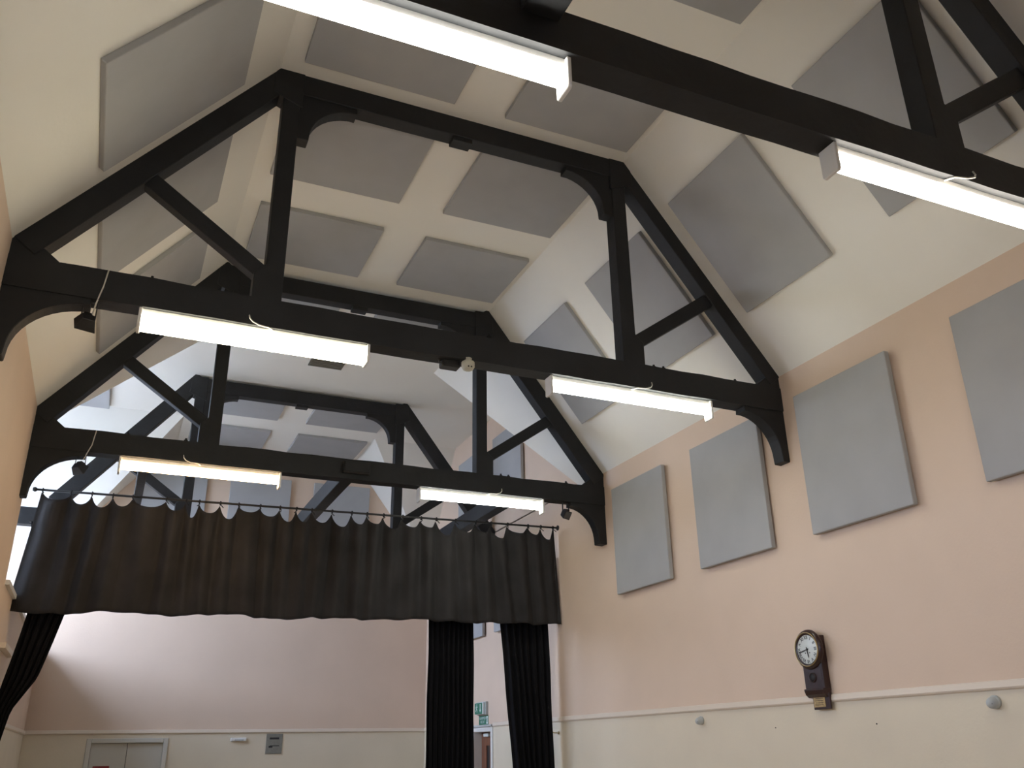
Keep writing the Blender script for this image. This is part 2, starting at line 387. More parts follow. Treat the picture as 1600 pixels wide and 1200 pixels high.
# ------------------------------------------------------------------ roof trusses
tie0, tie1 = 4.7015, 4.9539
xo, xi, xb = 1.7653, 1.6133, 1.8522
zc = 7.075
def truss(k, label, left_tie=None):
    y0 = TY[k]; dx, dz = TD[k]
    t = thing('roof_truss', label, 'truss', (dx, y0+TT/2, tie0+dz), 'black timber roof trusses')
    def P(x, z): return (x+dx, z+dz)
    def plate(name, pts, inset=0.0, bevel=0.006):
        b = bmesh.new(); bm_prism(b, [(P(x, z)[0], y0+inset, P(x, z)[1]) for x, z in pts], (0, TT-2*inset, 0)); return link(name, b, M_BEAM, t, bevel)
    x_l = left_tie if left_tie else WL-0.05
    # tie beam with a slightly uneven hewn top edge
    b = bmesh.new(); n = 28; top = []; bot = []
    rnd = random.Random(40+k)
    xs = [x_l+(WR+0.05-x_l)*i/n for i in range(n+1)]
    poly = [(x, tie0+rnd.uniform(-0.003, 0.003)) for x in xs]+[(x, tie1+rnd.uniform(-0.008, 0.006)) for x in xs[::-1]]
    plate('tie_beam', poly, 0, 0)
    for s in (-1, 1):
        W_ = WR if s > 0 else -WL
        # principal rafter
        e = Vector((W_+0.02, EAVE-0.026)); f = Vector((FOLD_X-0.05, FOLD_Z+0.065))
        d_ = (f-e).normalized(); nrm = Vector((-d_.y, d_.x));
        if nrm.x > 0: nrm = -nrm
        out = nrm*-0.02; inn = nrm*0.205
        pts = [e+out, f+out, f+inn, e+inn]
        plate('rafter', [(s*p.x, p.y) for p in pts])
        # queen post with widened foot
        pts = [(xi, zc+0.02), (xo, zc+0.02), (xo, 5.27), (xb, 5.19), (xb, tie1-0.01), (xi, tie1-0.01)]
        plate('queen_post', [(s*x, z) for x, z in pts], 0.006)
        # strut
        a0, a1, b0, b1 = (1.735, 5.245), (2.70, 5.928), (1.825, 5.145), (2.80, 5.82)
        plate('strut', [(s*x, z) for x, z in (a0, a1, b1, b0)], 0.03)
        # wall bracket
        zf = 4.165; fw_ = 0.105 if s > 0 else 0.08
        pts = [(2.99, tie0+0.02), (2.99, tie0-0.05)]
        for i in range(13):
            a = math.pi/2*i/12; pts.append((2.99+(W_-fw_-2.99)*math.sin(a), 4.22+(tie0-0.05-4.22)*math.cos(a)))
        pts += [(W_-fw_+0.005, zf), (W_+0.03, zf-0.005), (W_+0.03, EAVE+0.0), (W_-0.12, EAVE-0.02), (W_-0.32, tie1)]
        plate('wall_bracket', [(s*x, z) for x, z in pts], 0.012)
        # collar bracket
        pts = [(1.09, zc+0.02), (1.09, zc-0.055)]
        for i in range(11):
            a = math.pi/2*i/10; pts.append((1.09+0.42*math.sin(a), 6.63+(zc-0.055-6.63)*math.cos(a)))
        pts += [(1.512, 6.60), (xi+0.02, 6.60), (xi+0.02, zc+0.02)]
        plate('collar_bracket', [(s*x, z) for x, z in pts], 0.02)
        # corner block over the post
        plate('corner_block', [(s*x, z) for x, z in ((xi-0.02, zc-0.16), (FOLD_X+0.045, zc-0.05), (FOLD_X+0.03, FOLD_Z-0.02), (FOLD_X-0.05, FOLD_Z+0.02), (xi-0.02, FOLD_Z+0.02))], -0.006)
    plate('collar_beam', [(-FOLD_X+0.02, zc), (FOLD_X-0.02, zc), (FOLD_X-0.02, FOLD_Z+0.0), (-FOLD_X+0.02, FOLD_Z+0.0)], 0.004)
    plate('splice_block', [(-0.14, zc-0.045), (0.06, zc-0.045), (0.06, zc+0.01), (-0.14, zc+0.01)], 0.02, 0.003)
    for x in ((1.98, 2.09, 2.95, -1.98, -2.6) if k != 4 else (2.0,)):
        b = bmesh.new(); c = P(x, tie1)
        bm_lathe(b, [(0.0, 0.045), (0.012, 0.045), (0.012, 0.025), (0.024, 0.025), (0.024, -0.01), (0.0, -0.01)], (c[0], y0+TT*0.35, c[1]), (0, 0, 1), 6)
        link('bolt', b, M_BEAM, t)
    return t
truss(1, 'nearest black roof truss, its tie beam crossing the top right corner')
truss(2, 'large complete black roof truss filling the middle of the picture')
truss(3, 'third black roof truss, in front of the valance')
truss(4, 'farthest black roof truss, behind the black valance', left_tie=-4.7)

# longitudinal bars between the far trusses, and one running back from the nearest
def bar(x0, x1, ya, yb, z0, z1, label):
    o = box_obj('timber_bar', (x0, x1, ya, yb, z0, z1), M_BEAM, None, 0.006)
    tag(o, label, 'beam', 'black bars running along the hall'); return o
y3b, y4f = TY[3]+TT-0.01, TY[4]+0.01
bar(-0.14, 0.014, y3b, y4f, 4.70, 4.92, 'black bar behind the third truss, nearest the middle of the hall')
bar(2.19, 2.35, y3b, y4f, 4.70, 4.92, 'black bar behind the cool white right tube of the third truss')
bar(-2.45, -2.345, y3b, y4f, 4.70, 4.92, 'black bar behind the warm orange tube of the third truss')
bar(-1.12, -0.915, Y_FRONT, TY[1]+0.01, 4.86, 5.10, 'black bar running back overhead from the nearest truss')

# ------------------------------------------------------------------ acoustic panels
PT = 0.055
nR = Vector((-(FOLD_Z-EAVE), 0, -(WR-FOLD_X))).normalized()      # into the hall
dR = Vector((FOLD_X-WR, 0, FOLD_Z-EAVE)).normalized()
nL = Vector(((FOLD_Z-EAVE), 0, -(-WL-FOLD_X))).normalized()
dL = Vector((-FOLD_X-WL, 0, FOLD_Z-EAVE)).normalized()
def panel(o, u, v, n, label, group, th=PT):
    """o corner, u and v edge vectors, n normal into the room: slab with softened fabric edges"""
    o, u, v, n = Vector(o), Vector(u), Vector(v), Vector(n)
    b = bmesh.new(); bm_prism(b, [o, o+u, o+u+v, o+v], n*th)
    ob = link('acoustic_panel', b, M_PANEL, None, 0.008, seg=2)
    return tag(ob, label, 'panel', group)
G = 'grey acoustic panels'
ZW0, ZW1 = 3.415, 4.81
def wallR(y0, y1, z0, z1, label): panel((WR-0.021, y0, z0), (0, y1-y0, 0), (0, 0, z1-z0), (-1, 0, 0), label, G)
wallR(3.22, 4.42, ZW0, ZW1, 'grey wall panel cut off by the right edge of the picture')
wallR(5.115, 6.315, ZW0, ZW1, 'largest whole grey wall panel on the right wall, above the clock')
wallR(6.905, 8.12, ZW0, ZW1, 'grey wall panel beside the right foot of the large middle truss')
wallR(8.725, 9.95, ZW0, ZW1, 'smallest grey wall panel on the right wall, next to the third truss foot')
wallR(12.84, 14.06, ZW0, ZW1, 'grey wall panel just behind the right stage curtain')
wallR(14.57, 15.80, ZW0, ZW1, 'grey wall panel above the fire exit sign')
wallR(12.84, 14.06, 5.44, 6.835, 'nearer upper grey panel in the right cross gable')
wallR(14.57, 15.80, 5.44, 6.835, 'farther upper grey panel in the right cross gable')
S0, S1 = 0.735, 2.125
def slopeR(y0, y1, label): panel(Vector((WR, y0, EAVE))+dR*S0, (0, y1-y0, 0), dR*(S1-S0), nR, label, G)
slopeR(3.24, 4.44, 'grey panel on right slope, partly behind the nearest truss post')
slopeR(5.13, 6.34, 'whole grey panel on right slope between nearest and middle trusses')
slopeR(6.92, 8.15, 'grey panel on right slope seen through the middle truss strut triangle')
slopeR(8.70, 9.92, 'grey panel on right slope just before the third truss')
def slopeL(y0, y1, label): panel(Vector((WL, y0, EAVE))+dL*0.78, (0, y1-y0, 0), dL*(2.27-0.78), nL, label, G)
slopeL(3.3, 4.5, 'grey panel on left slope nearest the camera, above the picture edge')
slopeL(5.08, 6.33, 'large grey panel on left slope in front of the middle truss')
slopeL(6.98, 8.21, 'grey panel on left slope behind the middle truss rafter')
slopeL(8.64, 9.94, 'grey panel on left slope just before the third truss')
XL, XR = (-1.62, -0.195), (0.325, 1.70)
def flat(xr, y0, y1, label): panel((xr[0], y0, FZC), (xr[1]-xr[0], 0, 0), (0, y1-y0, 0), (0, 0, -1), label, G)
for y0, y1, where in ((3.24, 4.44, 'above the nearest truss tie beam'), (5.13, 6.33, 'just in front of the middle truss collar'),
                      (6.89, 8.12, 'just behind the middle truss collar'), (8.72, 9.93, 'just in front of the third truss collar'),
                      (10.46, 11.66, 'just behind the third truss collar'), (14.42, 15.72, 'just behind the farthest truss collar'),
                      (16.42, 17.62, 'closest to the end wall')):
    flat(XL, y0, y1, 'left grey panel on flat ceiling, '+where)
    flat(XR, y0, y1, 'right grey panel on flat ceiling, '+where)
panel((-4.25, 14.95, FZC), (1.2, 0, 0), (0, 1.2, 0), (0, 0, -1), 'grey panel on the bright flat ceiling of the left alcove', G, 0.07)
for x0, x1, where in ((-2.33, -1.13, 'left'), (-0.69, 0.50, 'middle'), (0.97, 2.145, 'right')):
    panel((x0, Y_BACK-0.021, 5.37), (x1-x0, 0, 0), (0, 0, 1.39), (0, -1, 0), where+' one of three grey panels high on the end wall', G)

# ------------------------------------------------------------------ strip lights
def tube_mat(nm, col, k=1.0): return emissive(nm, (col[0], col[1]*0.985, col[2]*0.92, 1), TUBE*k)
def strip_light(k, x0, x1, col, label, kind='tube', gain=1.0, cable=None):
    y0 = TY[k]; zt = tie0+TD[k][1]; yc = y0+TT/2
    t = thing('strip_light', label, 'light', ((x0+x1)/2, yc, zt), 'strip lights under the tie beams')
    hw = 0.05 if kind == 'box' else 0.036
    bm = bmesh.new()
    prof = [(-hw, 0.0), (-hw, -0.035), (-hw*0.8, -0.05), (hw*0.8, -0.05), (hw, -0.035), (hw, 0.0)]
    bm_prism(bm, [(x0, yc+a, zt+b) for a, b in prof], (x1-x0, 0, 0)); link('batten', bm, M_WHITE, t)
    em = tube_mat('tube_glow', col, gain)
    bm = bmesh.new()
    if kind == 'box':
        prof = [(-0.066, -0.048), (-0.072, -0.10), (-0.06, -0.145), (-0.03, -0.155), (0.03, -0.155), (0.06, -0.145), (0.072, -0.10), (0.066, -0.048)]
        bm_prism(bm, [(x0+0.012, yc+a, zt+b) for a, b in prof], (x1-x0-0.024, 0, 0)); link('diffuser', bm, em, t)
        pz, pw = -0.162, 0.076
    else:
        n = 10; prof = [(0.056*math.cos(math.pi*i/n), -0.085-0.05*math.sin(math.pi*i/n)) for i in range(n+1)]
        prof = [(0.045, -0.052)]+prof+[(-0.045, -0.052)]
        bm_prism(bm, [(x0+0.02, yc+a, zt+b) for a, b in prof], (x1-x0-0.04, 0, 0)); link('diffuser', bm, em, t)
        pz, pw = -0.185, 0.062
    for xa, xb_ in ((x0-0.008, x0+0.016), (x1-0.016, x1+0.008)):
        bm = bmesh.new(); bm_prism(bm, [(xa, yc-pw, zt), (xa, yc-pw, zt+pz*0.93), (xa, yc-pw*0.88, zt+pz), (xa, yc+pw*0.88, zt+pz), (xa, yc+pw, zt+pz*0.93), (xa, yc+pw, zt)], (xb_-xa, 0, 0)); link('end_cap', bm, M_WHITE, t, 0.004)
    if cable is not None:
        bm = bmesh.new(); xc, sg = cable
        pts = [(xc, y0-0.004, zt+0.075), (xc+sg*0.006, y0-0.02, zt+0.04), (xc+sg*0.03, y0-0.03, zt+0.01), (xc+sg*0.08, y0-0.02, zt-0.005), (xc+sg*0.16, y0+0.005, zt-0.002), (xc+sg*0.2, yc-hw, zt-0.01)]
        bm_tube(bm, pts, 0.0055, 6); link('cable', bm, M_CABLE, t)
    return t
strip_light(1, -2.63, -0.853, (0.98, 0.97, 0.95), 'left strip light under the nearest truss, crossing the top edge', gain=1.0)
strip_light(1, 0.80, 2.58, (1.0, 0.94, 0.88), 'right strip light under the nearest truss, running off the right edge', cable=(1.86, -1))
strip_light(2, -2.625, -0.842, (1.0, 0.94, 0.76), 'yellowish boxy strip light under the left half of the middle truss', kind='box', gain=0.85, cable=(-1.83, 1))
strip_light(2, 0.862, 2.625, (0.97, 1.0, 0.95), 'cool white strip light under the right half of the middle truss', cable=(1.92, -1))
strip_light(3, -2.655, -0.89, (1.0, 0.70, 0.42), 'warm orange strip light above the left of the valance', cable=(-2.0, 1))
strip_light(3, 0.84, 2.57, (0.97, 1.0, 0.97), 'cool white strip light above the right of the valance', cable=(1.95, -1))

# ------------------------------------------------------------------ spotlights
def spot(x, y, zt, aim, label, cable=None, s=1.0):
    t = thing('spotlight', label, 'spotlight', (x, y, zt), 'small black spotlights under the trusses')
    bm = bmesh.new()
    bm_box(bm, x-0.035*s, x-0.027*s, y-0.012, y+0.012, zt-0.15*s, zt); bm_box(bm, x+0.06*s, x+0.068*s, y-0.012, y+0.012, zt-0.17*s, zt-0.01)
    bm_box(bm, x-0.04*s, x+0.07*s, y-0.015, y+0.015, zt-0.012, zt+0.002)
    link('yoke', bm, M_BLACK, t)
    a = Vector(aim).normalized(); side = a.cross(Vector((0, 0, 1))).normalized(); up = side.cross(a); c = Vector((x+0.01, y, zt-0.172*s))
    bm = bmesh.new()
    def q(u, v, w): return c+side*u*s+up*v*s+a*w*s
    back = [bm.verts.new(q(u, v, -0.05)) for u, v in ((-0.045, -0.035), (0.045, -0.035), (0.045, 0.035), (-0.045, 0.035))]
    mid = [bm.verts.new(q(u, v, 0.0)) for u, v in ((-0.06, -0.05), (0.06, -0.05), (0.06, 0.05), (-0.06, 0.05))]
    fr = [bm.verts.new(q(u, v, 0.045)) for u, v in ((-0.075, -0.06), (0.075, -0.06), (0.075, 0.06), (-0.075, 0.06))]
    for r0, r1 in ((back, mid), (mid, fr)):
        for i in range(4): bm.faces.new((r0[i], r0[(i+1) % 4], r1[(i+1) % 4], r1[i]))
    bm.faces.new(back[::-1]); bm.faces.new(fr)
    hs = link('housing', bm, M_BLACK, t, 0.004)
    bm = bmesh.new(); bm_prism(bm, [q(-0.06, -0.047, 0.045), q(0.06, -0.047, 0.045), q(0.06, 0.047, 0.045), q(-0.06, 0.047, 0.045)], a*0.003)
    link('lens', bm, M_LENS, t)
    bm = bmesh.new(); bm_prism(bm, [q(-0.03, 0.036, -0.045), q(0.03, 0.036, -0.045), q(0.035, 0.052, 0.02), q(-0.035, 0.052, 0.02)], up*0.03*s); link('gear_box', bm, M_BLACK, t, 0.004)
    if cable:
        bm = bmesh.new(); bm_tube(bm, cable, 0.006, 6); link('cable', bm, M_CABLE, t)
    return t
z2, z3 = tie0+TD[2][1], tie0+TD[3][1]
y2, y3 = TY[2], TY[3]
spot(-2.985, y2+0.07, z2+0.005, (-0.25, 0.75, -0.45), 'black spotlight with white cable under the left end of the middle truss',
     [(-2.885, y2-0.004, z2+0.255), (-2.89, y2-0.012, z2+0.2), (-2.90, y2-0.012, z2+0.1), (-2.915, y2-0.01, z2+0.03), (-2.93, y2+0.02, z2-0.03), (-2.945, y2+0.07, z2-0.10)], 1.0)
spot(-3.06, y3+0.09, z3+0.005, (0.55, 0.6, -0.45), 'black spotlight with white cable under the left end of the third truss',
     [(-2.935, y3-0.004, z3+0.255), (-2.945, y3-0.012, z3+0.17), (-2.955, y3-0.012, z3+0.08), (-2.98, y3-0.01, z3+0.01), (-3.02, y3+0.05, z3-0.08)], 1.0)
spot(2.915, y3+0.09, z3+0.005, (0.35, -0.7, -0.45), 'black spotlight under the right end of the third truss', None, 0.95)

# detector, boxes, vent
t = thing('heat_detector', 'ivory heat detector head under the middle truss tie beam', 'detector', (0.045, y2+0.05, z2))
bm = bmesh.new(); bm_lathe(bm, [(0, 0.0), (0.036, 0.0), (0.036, -0.022), (0.05, -0.03), (0.062, -0.045), (0.062, -0.075), (0.045, -0.105), (0.03, -0.115), (0, -0.115)], (0.045, y2+0.02, z2+0.02), (0, 0, 1), 8); link('head', bm, M_DETECT, t)
for xx in (0.03, 0.057):
    bm = bmesh.new(); bm_lathe(bm, [(0, -0.001), (0.007, -0.001), (0.007, 0.004), (0, 0.004)], (xx, y2-0.032, z2-0.074), (0, -1, -0.6), 10); link('sounder_hole', bm, M_INK, t)
t = thing('junction_box', 'black junction box on the tie beam beside the ivory detector', 'box', (-0.10, y2+0.1, z2))
box_obj('case', (-0.175, -0.01, y2+0.06, y2+0.16, z2-0.06, z2+0.005), M_BLACK, t, 0.008)
bm = bmesh.new(); bm_tube(bm, [(-0.165, y2+0.08, z2-0.03), (-0.195, y2+0.08, z2-0.03), (-0.205, y2+0.08, z2+0.01)], 0.01, 6); link('gland', bm, M_BLACK, t)
t = thing('black_box', 'black box mounted on the middle of the third truss tie beam', 'box', (0.0, y3, z3))
box_obj('case', (-0.17, 0.17, y3-0.07, y3+0.0, z3+0.06, z3+0.21), M_BLACK, t, 0.01)
box_obj('cover', (-0.155, 0.155, y3-0.082, y3-0.068, z3+0.075, z3+0.195), M_BEAM, t, 0.004)
t = thing('ceiling_vent', 'dull grey vent hatch in the flat ceiling behind the third truss', 'vent', (0.08, 12.9, FZC))
box_obj('frame', (-0.19, 0.35, 12.72, 13.06, FZC-0.02, FZC+0.0), M_HATCH, t, 0.006)
for i in range(5):
    yv = 12.765+i*0.062; box_obj('slat', (-0.16, 0.32, yv-0.018, yv+0.018, FZC-0.027, FZC-0.019), M_HATCH, t)

# ------------------------------------------------------------------ curtains
RY = 11.70
def rod_z(x): return 4.579+(x+3.5)*0.0143
rod = thing('curtain_rod', 'thin dark rod carrying the valance across the hall', 'rod', (-3.5, RY, 4.579))
bm = bmesh.new(); bm_tube(bm, [(-3.54, RY, rod_z(-3.54)), (-1.2, RY, rod_z(-1.2)), (1.2, RY, rod_z(1.2)), (WR, RY, rod_z(WR))], 0.014, 10); link('pole', bm, M_ROD, rod)
bm = bmesh.new(); bm_lathe(bm, [(0, 0), (0.022, 0.0), (0.03, 0.02), (0.022, 0.045), (0, 0.05)], (-3.53, RY, rod_z(-3.53)), (-1, 0, 0), 12); link('finial', bm, M_ROD, rod)
bm = bmesh.new(); bm_lathe(bm, [(0, 0), (0.04, 0), (0.04, 0.015), (0, 0.015)], (WR, RY, rod_z(WR)), (-1, 0, 0), 12); link('wall_flange', bm, M_ROD, rod)
HOOKS = [-3.465, -3.154, -2.921, -2.684, -2.457, -2.062, -1.826, -1.663, -1.404, -1.173, -0.897, -0.641, -0.423, -0.219, 0.058, 0.331, 0.545, 0.781, 1.057, 1.329, 1.557, 1.847, 2.163, 2.403, 2.668, 2.999, 3.21, 3.412]
DIPS = [0.10, 0.13, 0.15, 0.12, 0.105, 0.13, 0.20, 0.13, 0.19, 0.08, 0.12, 0.17, 0.16, 0.15, 0.19, 0.14, 0.12, 0.17, 0.13, 0.12, 0.21, 0.15, 0.13, 0.20, 0.11, 0.11, 0.17, 0.1]
vt = thing('valance', 'black cloth valance tied to the rod in scallops', 'curtain', (0, RY, 3.1))
def hook_param(x):
    if x <= HOOKS[0]: return 0, 0.0
    for i in range(len(HOOKS)-1):
        if x < HOOKS[i+1]: return i, (x-HOOKS[i])/(HOOKS[i+1]-HOOKS[i])
    return len(HOOKS)-1, 0.0
rv = random.Random(3)
ph = [rv.uniform(0, 6.28) for _ in range(12)]
amp_i = [rv.uniform(0.6, 1.3) for _ in HOOKS]
def valance_pt(x, v):
    i, t_ = hook_param(x)
    end = min(1.0, (x-HOOKS[0])/0.1 if x < 0 else 1.0)
    top = rod_z(x)-0.022-1.05*DIPS[i]*(4*t_*(1-t_))**0.95
    hem = 3.142+(x+3.5)*0.0172+0.012*math.sin(5.1*x+ph[0])+0.008*math.sin(13*x+ph[1])-0.018*max(0, math.sin(2.3*x+ph[2]))
    z = top+(hem-top)*v
    pin = math.cos(2*math.pi*t_)                        # +1 at a hook, -1 mid-scallop
    xx = x+0.10*(v**1.3)*math.sin(1.7*x+ph[3])*0.5+0.02*v*math.sin(9*x+ph[4])
    y = RY-0.012
    a = amp_i[i]
    w = min(1.0, 0.25/(HOOKS[min(i+1, len(HOOKS)-1)]-HOOKS[min(i, len(HOOKS)-2)]))
    y += 0.050*a*pin*(1-0.45*v)                         # pleats run down from the hooks
    y += (0.004+0.020*v)*math.sin(6.3*x+ph[5]+1.2*math.sin(2*x))+0.014*v*math.sin(21*x+ph[6]+0.8*v)
    y -= 0.020*math.sin(math.pi*min(1, v*3))*(1-abs(pin))*a
    return Vector((xx, y-0.035*v, z))
bm = bmesh.new(); NX, NZ = 560, 26; grid = []
X0, X1 = HOOKS[0]-0.015, HOOKS[-1]+0.02
for i in range(NX+1):
    x = X0+(X1-X0)*i/NX
    grid.append([bm.verts.new(valance_pt(x, (j/NZ))) for j in range(NZ+1)])
# splay of the ends: the hem is a little wider than the rod
for i, colv in enumerate(grid):
    for j, v_ in enumerate(colv):
        u = i/NX; v_.co.x += (j/NZ)*(0.055*u - 0.065*(1-u))
for i in range(NX):
    for j in range(NZ):
        f = bm.faces.new((grid[i][j], grid[i+1][j], grid[i+1][j+1], grid[i][j+1])); f.smooth = True
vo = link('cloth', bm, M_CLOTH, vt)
sm = vo.modifiers.new('thickness', 'SOLIDIFY'); sm.thickness = 0.004
for i, hx in enumerate(HOOKS):
    bm = bmesh.new(); z = rod_z(hx)
    pts = [(hx+0.004*math.sin(a*3), RY+0.021*math.cos(a), z-0.004+0.024*math.sin(a)) for a in [2*math.pi*k/10 for k in range(11)]]
    bm_tube(bm, pts, 0.0075, 6)
    bm_tube(bm, [(hx, RY-0.02, z-0.015), (hx+rv.uniform(-0.015, 0.015), RY-0.03, z-0.04), (hx+rv.uniform(-0.04, 0.04), RY-0.035, z-0.07)], 0.006, 5)
    link('tie', bm, M_CLOTH, vt)

def leg(name_label, keys, y, folds, amp, seed):
    """keys: (z, left x, right x) from top to bottom"""
    t = thing('stage_curtain', name_label, 'curtain', ((keys[-1][1]+keys[-1][2])/2, y, keys[-1][0]), 'black stage curtains below the valance')
    r = random.Random(seed); p1, p2, p3 = (r.uniform(0, 6.28) for _ in range(3))
    b = bmesh.new(); nx, nz = 150, 60; g = []
    z_top, z_bot = keys[0][0], keys[-1][0]
    for j in range(nz+1):
        z = z_top+(z_bot-z_top)*j/nz
        for a, c in zip(keys, keys[1:]):
            if a[0] >= z >= c[0]:
                q = (a[0]-z)/(a[0]-c[0]); pass
                xl, xr = a[1]+(c[1]-a[1])*q, a[2]+(c[2]-a[2])*q; break
        row = []
        for i in range(nx+1):
            u = i/nx
            s_ = u+0.012*math.sin(9*u+p1+z*0.5)
            w = math.sin(2*math.pi*folds*s_+p2+0.25*math.sin(z*1.3))
            yy = y+amp*w+amp*0.4*math.sin(2*math.pi*folds*2.1*s_+p3)
            row.append(b.verts.new((xl+(xr-xl)*u+0.004*math.sin(z*5+u*7), yy, z)))
        g.append(row)
    for j in range(nz):
        for i in range(nx):
            f = b.faces.new((g[j][i], g[j][i+1], g[j+1][i+1], g[j+1][i])); f.smooth = True
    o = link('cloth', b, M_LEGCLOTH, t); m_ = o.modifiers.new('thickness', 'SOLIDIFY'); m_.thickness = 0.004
    b = bmesh.new(); bm_tube(b, [(keys[0][1], y, keys[0][0]), (keys[0][2], y, keys[0][0])], 0.012, 8); link('heading', b, M_LEGCLOTH, t)
    return t
LY = 11.86
leg('black stage curtain swept aside and tied back at the left wall', [(4.2, -3.53, -2.5), (3.7, -3.48, -2.75), (3.14, -3.385, -2.995), (2.42, -3.49, -3.165), (2.08, -3.545, -3.36), (1.72, -3.55, -3.42), (0.9, -3.555, -3.28), (FLOOR+0.02, -3.555, -3.2)], LY-0.06, 5, 0.022, 5)
leg('left one of the two black curtains hanging at the right', [(4.2, 1.52, 2.18), (1.4, 1.515, 2.19), (FLOOR+0.02, 1.50, 2.20)], LY, 9, 0.03, 6)
leg('right black curtain nearest the right wall, slanting slightly', [(4.2, 2.52, 3.29), (3.23, 2.60, 3.345), (1.36, 2.775, 3.38), (FLOOR+0.02, 2.88, 3.40)], LY, 7, 0.03, 8)
tr = thing('curtain_track', 'dark track behind the valance holding the stage curtains', 'rod', (0, LY, 4.23))
bm = bmesh.new(); bm_box(bm, WL, WR, LY-0.015, LY+0.015, 4.214, 4.24); link('track', bm, M_ROD, tr)
def hook(x, y, z, s, label):
    t = thing('tieback_hook', label, 'hook', (x, y, z), 'curtain tie-back hooks')
    b = bmesh.new(); bm_lathe(b, [(0, 0), (0.022, 0), (0.022, 0.012), (0.008, 0.016), (0, 0.016)], (x, y, z), (s, 0, 0), 14); link('rose', b, M_BRASS, t)
    b = bmesh.new(); bm_tube(b, [(x+s*0.012, y, z), (x+s*0.07, y, z), (x+s*0.10, y, z+0.012), (x+s*0.105, y, z+0.045)], 0.0075, 8); link('arm', b, M_BRASS, t)
hook(WR, 11.90, 1.80, -1, 'small brass tie-back hook on the right wall beside the curtain')
hook(WL, 11.95, 1.80, 1, 'small brass tie-back hook on the left wall beside the swept curtain')

# ------------------------------------------------------------------ clock
CY, CZ = 6.565, 2.402
ck = thing('wall_clock', 'old mahogany drop-dial wall clock with Roman numerals on the right wall', 'clock', (WR, CY, CZ))
FX = WR-0.115                                              # front plane of the dial
bm = bmesh.new(); bm_box(bm, FX+0.035, WR, CY-0.12, CY+0.12, CZ-0.36, CZ+0.12); link('case', bm, M_MAHOG, ck, 0.005)
bm = bmesh.new(); bm_lathe(bm, [(0.12, 0.0), (0.172, 0.0), (0.178, 0.012), (0.172, 0.03), (0.155, 0.042), (0.14, 0.045), (0.12, 0.03)], (FX+0.04, CY, CZ), (-1, 0, 0), 48); link('surround', bm, M_MAHOG, ck)
bm = bmesh.new(); bm_lathe(bm, [(0.151, 0.036), (0.152, 0.05), (0.148, 0.056), (0.144, 0.052), (0.143, 0.04), (0.144, 0.034)], (FX+0.04, CY, CZ), (-1, 0, 0), 48); link('bezel', bm, M_BRASS, ck)
bm = bmesh.new(); bm_lathe(bm, [(0, 0.036), (0.14, 0.036), (0.146, 0.034), (0.146, 0.02), (0, 0.02)], (FX+0.04, CY, CZ), (-1, 0, 0), 48); dial = link('dial', bm, M_DIAL, ck)
fx = FX+0.04-0.0365; ux, uy, un = Vector((0, -1, 0)), Vector((0, 0, 1)), Vector((-1, 0, 0))
for i, s in enumerate(['XII', 'I', 'II', 'III', 'IV', 'V', 'VI', 'VII', 'VIII', 'IX', 'X', 'XI']):
    a = math.radians(30*i); rad = ux*math.sin(a)+uy*math.cos(a); tan = ux*math.cos(a)-uy*math.sin(a)
    bm = bmesh.new(); bm_text(bm, s, 0.043, Vector((fx, CY, CZ))+rad*0.104, tan, rad, un, 0.0008, xscale=0.95, fat=0.0009); link('numeral', bm, M_INK, ck)
bm = bmesh.new(); bm_lathe(bm, [(0.1275, 0.0), (0.129, 0.0), (0.129, 0.0008), (0.1275, 0.0008)], (fx, CY, CZ), (-1, 0, 0), 48); link('minute_ring', bm, M_INK, ck)
def hand(name, deg, ln, w):
    a = math.radians(deg); rad = ux*math.sin(a)+uy*math.cos(a); tan = ux*math.cos(a)-uy*math.sin(a); c = Vector((fx-0.004, CY, CZ))
    b = bmesh.new(); bm_prism(b, [c-rad*0.02-tan*w, c-rad*0.02+tan*w, c+rad*ln*0.8+tan*w*1.1, c+rad*ln, c+rad*ln*0.8-tan*w*1.1], un*0.0015); link(name, b, M_INK, ck)
hand('minute_hand', 258, 0.125, 0.0042); hand('hour_hand', 171, 0.078, 0.0055)
bm = bmesh.new(); bm_lathe(bm, [(0, 0.008), (0.009, 0.006), (0.011, 0), (0, 0)], (fx, CY, CZ), (-1, 0, 0), 14); link('hub', bm, M_INK, ck)
for s in (-1, 1):
    bm = bmesh.new(); bm_lathe(bm, [(0, 0.001), (0.006, 0.001), (0.006, 0), (0, 0)], (fx, CY-s*0.028, CZ-0.03), (-1, 0, 0), 12); link('winding_hole', bm, M_INK, ck)
tx = FX+0.025
bm = bmesh.new(); bm_box(bm, tx, WR-0.01, CY-0.115, CY+0.115, CZ-0.345, CZ-0.13); tk = link('drop_trunk', bm, M_MAHOG, ck, 0.006)
bm = bmesh.new(); bm_lathe(bm, [(0.036, 0.0), (0.046, 0.0), (0.046, 0.008), (0.036, 0.008), (0.036, 0.0)], (tx, CY+0.0, CZ-0.245), (-1, 0, 0), 24); link('window_rim', bm, M_MAHOG, ck)
bm = bmesh.new(); bm_lathe(bm, [(0, 0.003), (0.036, 0.003), (0.036, 0), (0, 0)], (tx, CY, CZ-0.245), (-1, 0, 0), 24); link('pendulum_window', bm, M_INK, ck)
bm = bmesh.new()
pts = [(tx-0.012, CZ-0.34), (tx-0.012, CZ-0.355), (tx, CZ-0.39), (tx+0.03, CZ-0.415), (WR-0.012, CZ-0.42), (WR-0.012, CZ-0.34)]
bm_prism(bm, [(x, CY-0.125, z) for x, z in pts], (0, 0.25, 0)); link('base_moulding', bm, M_MAHOG, ck, 0.004)
pq = thing('plaque', 'small brass plaque on a dark board just below the wall clock', 'plaque', (WR-0.03, CY-0.01, 1.93))
